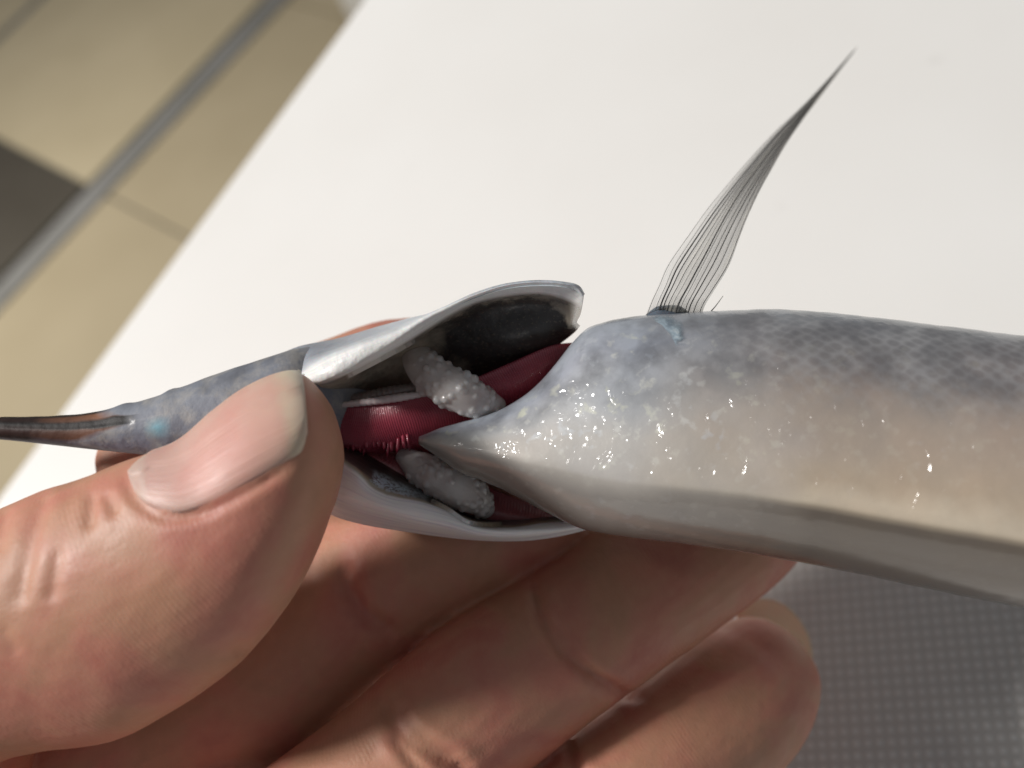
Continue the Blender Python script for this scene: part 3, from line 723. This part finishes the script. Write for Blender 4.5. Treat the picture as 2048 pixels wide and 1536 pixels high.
R5 = [(650, 792, 101), (700, 782, 101.5), (760, 762, 102), (830, 742, 102.5), (900, 722, 102.5), (960, 702, 102), (1020, 686, 101), (1070, 672, 100), (1112, 658, 99), (1142, 650, 97.5), (1154, 645, 97)]
R6 = [(655, 815, 103), (720, 815, 105), (800, 810, 106), (880, 795, 106), (960, 775, 105.5), (1030, 745, 105), (1080, 715, 104), (1120, 688, 102.5), (1150, 664, 100.5), (1160, 652, 99)]
g, uv = patch([R0, R1, R2, R3, R4, R5, R6], 220, 110)
link('gill_cover', grid_mesh('gill_cover', g, uv, 0.45, FO), MT['cov_up'], fish, label='raised gill cover with white rim and black lining')
L0 = [(620, 1000, 100.5), (663, 1030, 100), (716, 1047, 100), (794, 1061, 100.5), (892, 1075, 101), (970, 1082, 101), (1048, 1082, 101.5), (1107, 1075, 102), (1169, 1061, 103), (1210, 1048, 104)]
L1 = [(630, 970, 96.5), (675, 990, 95.5), (725, 1010, 95.3), (800, 1032, 95.8), (895, 1053, 97), (970, 1070, 98.5), (1045, 1070, 99.5), (1105, 1062, 100.5), (1160, 1052, 102), (1200, 1045, 103.5)]
L2 = [(655, 905, 95.5), (693, 934, 94.5), (716, 950, 94.3), (744, 977, 94.7), (779, 993, 95.2), (833, 1003, 96), (892, 1022, 97), (931, 1045, 98), (966, 1055, 98.5), (1029, 1055, 99.5), (1087, 1047, 101), (1150, 1042, 103)]
L3 = [(662, 895, 98.5), (700, 915, 97), (735, 936, 97.2), (775, 958, 97.8), (820, 978, 98.6), (870, 1000, 99.8), (920, 1027, 101.7), (970, 1042, 102.3), (1030, 1041, 103.3), (1090, 1035, 104.3), (1140, 1036, 105)]
L4 = [(665, 880, 103), (720, 888, 104), (780, 912, 105), (840, 945, 105.5), (900, 975, 106), (960, 1003, 106.5), (1030, 1015, 107), (1100, 1020, 107.5), (1140, 1030, 108)]
g, uv = patch([L0, L1, L2, L3, L4], 200, 90)
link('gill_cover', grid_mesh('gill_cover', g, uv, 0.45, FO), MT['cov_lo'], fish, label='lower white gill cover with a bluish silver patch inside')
# lining behind the gills
K = [[(640, 800, 105), (760, 800, 107.5), (900, 770, 108), (1040, 730, 107), (1140, 700, 105)], [(640, 850, 107), (760, 860, 109), (900, 850, 109.5), (1040, 830, 109), (1160, 800, 107)],
     [(640, 890, 106), (760, 910, 107.5), (900, 970, 108), (1040, 1020, 108.5), (1180, 1050, 108.5)]]
g, uv = patch(K, 40, 20)
link('gill_chamber', grid_mesh('gill_chamber', g, uv, 0.5, FO), MT['lining'], fish, label='dark lining of the gill chamber')

# gills: corrugated sheets of fine filaments
def gill(rows, nu, nv, nfil, amp, name, mat, label, ragged=0.0):
    g, uv = patch(rows, nu, nv)
    nr = grid_normals(g)
    w = np.sin(uv[..., 0] * nfil * 2 * np.pi) * np.clip(uv[..., 1] * 6, 0, 1)
    g = g + nr * (amp * w)[..., None]
    if ragged:
        rg = np.interp(uv[..., 0], np.linspace(0, 1, 60), np.random.rand(60))
        g[..., 1] -= ragged * rg * np.clip((uv[..., 1] - 0.7) / 0.3, 0, 1)
    return link(name, grid_mesh(name, g, uv, 0.3, FO), mat, fish, label=label)
G0 = [(650, 812, 100.6), (680, 811, 100.5), (736, 805, 100.2), (794, 797, 100.2), (845, 791, 100.4), (947, 757, 101.2), (1029, 722, 101.8), (1107, 690, 102), (1166, 684, 102.8)]
G1 = [(655, 850, 99.8), (700, 850, 99.5), (760, 845, 99.5), (850, 832, 100.1), (950, 800, 100.8), (1040, 765, 101.5), (1110, 728, 102.2), (1172, 708, 103)]
G2 = [(665, 888, 99.9), (720, 894, 99.7), (780, 890, 100.3), (860, 880, 101.7), (950, 862, 103), (1050, 832, 104), (1120, 782, 104.5), (1185, 742, 104.5)]
G3 = [(675, 896, 102.5), (735, 906, 102.5), (800, 902, 103.5), (880, 896, 104.5), (960, 880, 105.5), (1050, 850, 106), (1120, 800, 106), (1190, 760, 106)]
gill([G0, G1, G2, G3], 840, 26, 120, 0.05, 'gill', MT['gill'], 'dark red gill below the white arch', 0.5)
B0 = [(690, 888, 103.5), (780, 902, 103.5), (830, 912, 104), (900, 942, 104.5), (980, 975, 105), (1050, 1002, 105.5), (1130, 1032, 106)]
B1 = [(690, 893, 101.5), (750, 912, 101.6), (800, 932, 101.8), (860, 962, 102.2), (930, 1000, 102.8), (1000, 1022, 103.2), (1060, 1032, 104), (1125, 1038, 105)]
B2 = [(688, 897, 101.2), (744, 921, 101.2), (794, 951, 101.2), (841, 983, 101.6), (900, 1012, 102.2), (970, 1040, 103), (1040, 1046, 103.8), (1110, 1044, 104.8)]
gill([B0, B1, B2], 400, 18, 70, 0.025, 'gill', MT['gill2'], 'pink lower gill beside the silver patch')
def simple_tube(pts, rad, n=12):
    p = np.array(pts, float); c = cat(P3(p[:, 0], p[:, 1], p[:, 2]), 50); r = np.interp(np.linspace(0, 1, 50), np.linspace(0, 1, len(rad)), rad)
    r = r * (1 + 0.10 * np.sin(np.arange(50) * 2.1))
    return tube(c, r, r, n)
v, f = simple_tube([(655, 814, 100.2), (700, 808, 99.9), (750, 802, 99.7), (800, 795, 99.7), (850, 787, 100)], [0.25, 0.42, 0.5, 0.52, 0.4])
link('gill_arch', mesh('gill_arch', c2w(v), f, None, FO), MT['arch'], fish, label='thin white arch along the top of the red gill')
v, f = simple_tube([(668, 801, 101.5), (720, 797, 101.2), (775, 787, 101), (835, 776, 101.2)], [0.4, 0.8, 0.9, 0.7])
link('gill_arch', mesh('gill_arch', c2w(v), f, None, FO), mat_flesh('gill_arch_grey', srgb(120, 108, 106), srgb(150, 138, 132)), fish, label='grey arch tissue above the white one')
for i in range(13):                        # ragged comb of rakers along the lower edge
    x = 700 + i * 9.5 + random.uniform(-3, 3); y = 888 + 6 * math.sin(i * 0.9) + (i > 9) * -4
    dx, dy = random.uniform(-9, 5), random.uniform(9, 26)
    r = random.uniform(0.14, 0.32)
    v, f = simple_tube([(x, y - 8, 100.2), (x + dx * .4, y + dy * .5, 99.8 + random.uniform(-.4, .5)), (x + dx, y + dy, 100.6 + random.uniform(0, 1))], [r, r * 0.8, 0.07])
    link('gill_raker', mesh('gill_raker', c2w(v), f, None, FO), MT['gill'], fish)

# pectoral fin
LE = [(1292, 630), (1303, 600), (1317, 569), (1333, 532), (1378, 468), (1414, 419), (1450, 375), (1499, 318), (1551, 262), (1604, 212), (1664, 149), (1713, 94)]
TE = [(1402, 640), (1410, 612), (1430, 579), (1458, 532), (1479, 476), (1495, 435), (1519, 383), (1543, 339), (1571, 290), (1608, 236), (1648, 183), (1715, 94)]
LE = np.array([(x, y, 97 - 25 * (i / 11) ** 1.1) for i, (x, y) in enumerate(LE)], float); TE = np.array([(x, y, 97 - 25 * (i / 11) ** 1.1) for i, (x, y) in enumerate(TE)], float)
fin = empty('pectoral_fin', (0, 0, 0)); fin.parent = fish
le = cat(P3(*LE.T), 80); te = cat(P3(*TE.T), 80)
def fin_pt(s, a):
    i = s * 79; i0 = int(min(78, i)); t = i - i0
    L_ = le[i0] * (1 - t) + le[i0 + 1] * t; T_ = te[i0] * (1 - t) + te[i0 + 1] * t
    p = L_ * (1 - a) + T_ * a; p = p.copy(); p[2] += 0.3 * math.sin(a * 9) * (1 - s); return p
g = np.zeros((80, 25, 3)); uv = np.zeros((80, 25, 2))
for i in range(80):
    for j in range(25): g[i, j] = fin_pt(i / 79, j / 24); uv[i, j] = (i / 79, j / 24)
link('membrane', grid_mesh('membrane', g, uv, 0.04, FO), MT['membrane'], fin)
for kk, a in enumerate(np.concatenate([[0.015], [0.13, 0.20, 0.27, 0.35, 0.42, 0.50, 0.56, 0.66, 0.74, 0.85, 0.96]])):
    s1 = 0.99 if a < 0.6 else 0.99 - 0.55 * (a - 0.6)
    ss = np.linspace(0, s1, 40)
    aa = a + 0.012 * np.sin(ss * 9 + kk)
    c = np.array([fin_pt(s, q) for s, q in zip(ss, aa)]); c[:, 2] -= 0.06
    r0 = 0.025 if kk == 0 else random.choice((0.025, 0.04, 0.06, 0.085))
    r = r0 * np.interp(ss, [0, 0.15, 0.6, 1], [1.3, 1.0, 0.7, 0.35])
    v, f = tube(c, r, r, 6)
    link('ray', mesh('ray', c2w(v), f, None, FO), MT['ray'], fin)
v, f = tube(cat(P3(*np.array([(1446, 592, 95.5), (1428, 616, 96), (1408, 636, 96.5)], float).T), 10), np.linspace(0.04, 0.09, 10), np.linspace(0.03, 0.06, 10), 8)
link('ray', mesh('ray', c2w(v), f, None, FO), mat_simple('pale_fin_ray', srgb(150, 148, 142), 0.4), fin)
# dark base and bluish silver patch where the fin springs from the flank
def body_depth(x, y, lift=0.0):
    q = cubic(BD[:, 0], BD, np.array([float(x)]))[0]; m = (q[1] + q[2]) / 2; h = (q[2] - q[1]) / 2; k_ = (q[3] - m) / h
    u, w, v = ring_shape(k_); nn = 34 + 21
    return q[4] - np.interp((y - m) / h, u[:nn], w[:nn]) * q[5] - lift
def flank_patch(rows, lift, thick, nu, nv, name, mat, label):
    rr = [[(x, y, body_depth(x, max(y, 630), l)) for x, y, l in r] for r in rows]
    g, uv = patch(rr, nu, nv)
    return link(name, grid_mesh(name, g, uv, thick, FO), mat, fin, label=label)
sil = M('bluish_silver')
sil.p(Base__Color=sil.ramp(sil.noise(900, 4), [(0.35, srgb(150, 166, 180)), (0.55, srgb(184, 202, 214)), (0.7, srgb(218, 226, 230))]), Metallic=0.45, Roughness=0.3, Coat__Weight=0.8, Coat__Roughness=0.08,
      Normal=sil.bump(sil.noise(1100, 3), 0.5, 0.0003))
def soft_edge(a, hard=1.0):
    u, v = a.uv(); n_ = a.math('MULTIPLY', a.math('SUBTRACT', a.noise(700, 4), 0.5), 0.5)
    al = a.math('MULTIPLY', a.ramp(a.math('ADD', u, n_), [(0.06, 0.0), (0.22, 1.0), (0.78, 1.0), (0.94, 0.0)]), a.ramp(a.math('ADD', v, n_), [(0.10, 0.0), (0.35, hard), (0.6, hard), (0.92, 0.0)]))
    a.p(Alpha=al)
soft_edge(sil)
smg = M('dusky_skin'); smg.p(Base__Color=srgb(92, 95, 100), Roughness=0.5); soft_edge(smg, 0.6)
v, f = tube(cat(P3(*np.array([(1290, 640, 97.6), (1318, 634, 97.4), (1350, 634, 97.2), (1384, 644, 97.2)], float).T), 30), np.interp(np.linspace(0, 1, 30), [0, .3, .7, 1], [0.5, 1.35, 1.45, 0.7]), np.full(30, 1.2), 20)
link('fin_base', mesh('fin_base', c2w(v), f, None, FO), MT['finbase'], fin)
flank_patch([[(1290, 634, .1), (1318, 624, .25), (1352, 626, .25), (1376, 660, .2), (1372, 704, .05)], [(1296, 644, .10), (1318, 644, .22), (1338, 654, .22), (1352, 672, .18), (1360, 696, .05)], [(1296, 654, -.1), (1314, 656, -.1), (1330, 668, -.1), (1342, 682, -.1), (1352, 700, -.1)]],
            0, 0.3, 30, 14, 'silver_patch', sil.m, 'bright bluish silver patch at the fin base')


# ================================================================== THE JELLY LUMPS
def lump(name, pts, nb, seed, label):
    rnd = np.random.RandomState(seed)
    p = np.array(pts, float); n = 40
    c = cat(P3(p[:, 0], p[:, 1], p[:, 2]), n); r = np.interp(np.linspace(0, 1, n), np.linspace(0, 1, len(p)), p[:, 3]) * p[:, 2].mean() / FPX
    parts = [tube(c, r, r * 0.75, 24)]
    bm = bmesh.new(); bmesh.ops.create_icosphere(bm, subdivisions=2, radius=1.0)
    sv = np.array([v.co[:] for v in bm.verts]); sf = [tuple(v.index for v in q.verts) for q in bm.faces]; bm.free()
    T = np.gradient(c, axis=0); T /= np.linalg.norm(T, axis=1, keepdims=True)
    for _ in range(nb):
        t = rnd.uniform(0.16, 1.0) ** 0.85; i = int(t * (n - 1)); ph = rnd.uniform(0, 2 * np.pi)
        N1 = np.cross(T[i], [0, 0, 1.0]); N1 /= np.linalg.norm(N1); N2 = np.cross(N1, T[i])
        pos = c[i] + N1 * np.cos(ph) * r[i] * rnd.uniform(.74, .95) + N2 * np.sin(ph) * r[i] * rnd.uniform(.54, .70)
        parts.append((pos + sv * (0.16 + 0.55 * rnd.rand() ** 2.2), sf))
    v, f = join(parts)
    me = remesh(c2w(v), f, 0.00011); smooth(me, 10, 0.5)
    O = c2w(c[n // 2]); set_v(me, get_v(me) - O); me.name = name
    o = link(name, me, MT['jelly'], label=label, category='lump', group='jelly lumps in the gill opening'); o.location = O
    return o
lump('jelly_lump', [(832, 696, 101.5, 28), (838, 722, 99.8, 34), (862, 750, 98.6, 40), (900, 774, 98.2, 40), (940, 796, 98.8, 38), (990, 818, 100.8, 28)], 420, 3, 'translucent white bumpy lump lying across the red gill under the raised cover')
lump('jelly_lump', [(806, 912, 102.2, 18), (835, 932, 101, 32), (870, 952, 100.3, 38), (915, 976, 100.3, 40), (950, 998, 101, 34), (972, 1020, 102, 20)], 380, 5, 'translucent pinkish bumpy lump below the pointed throat beside the silver patch')
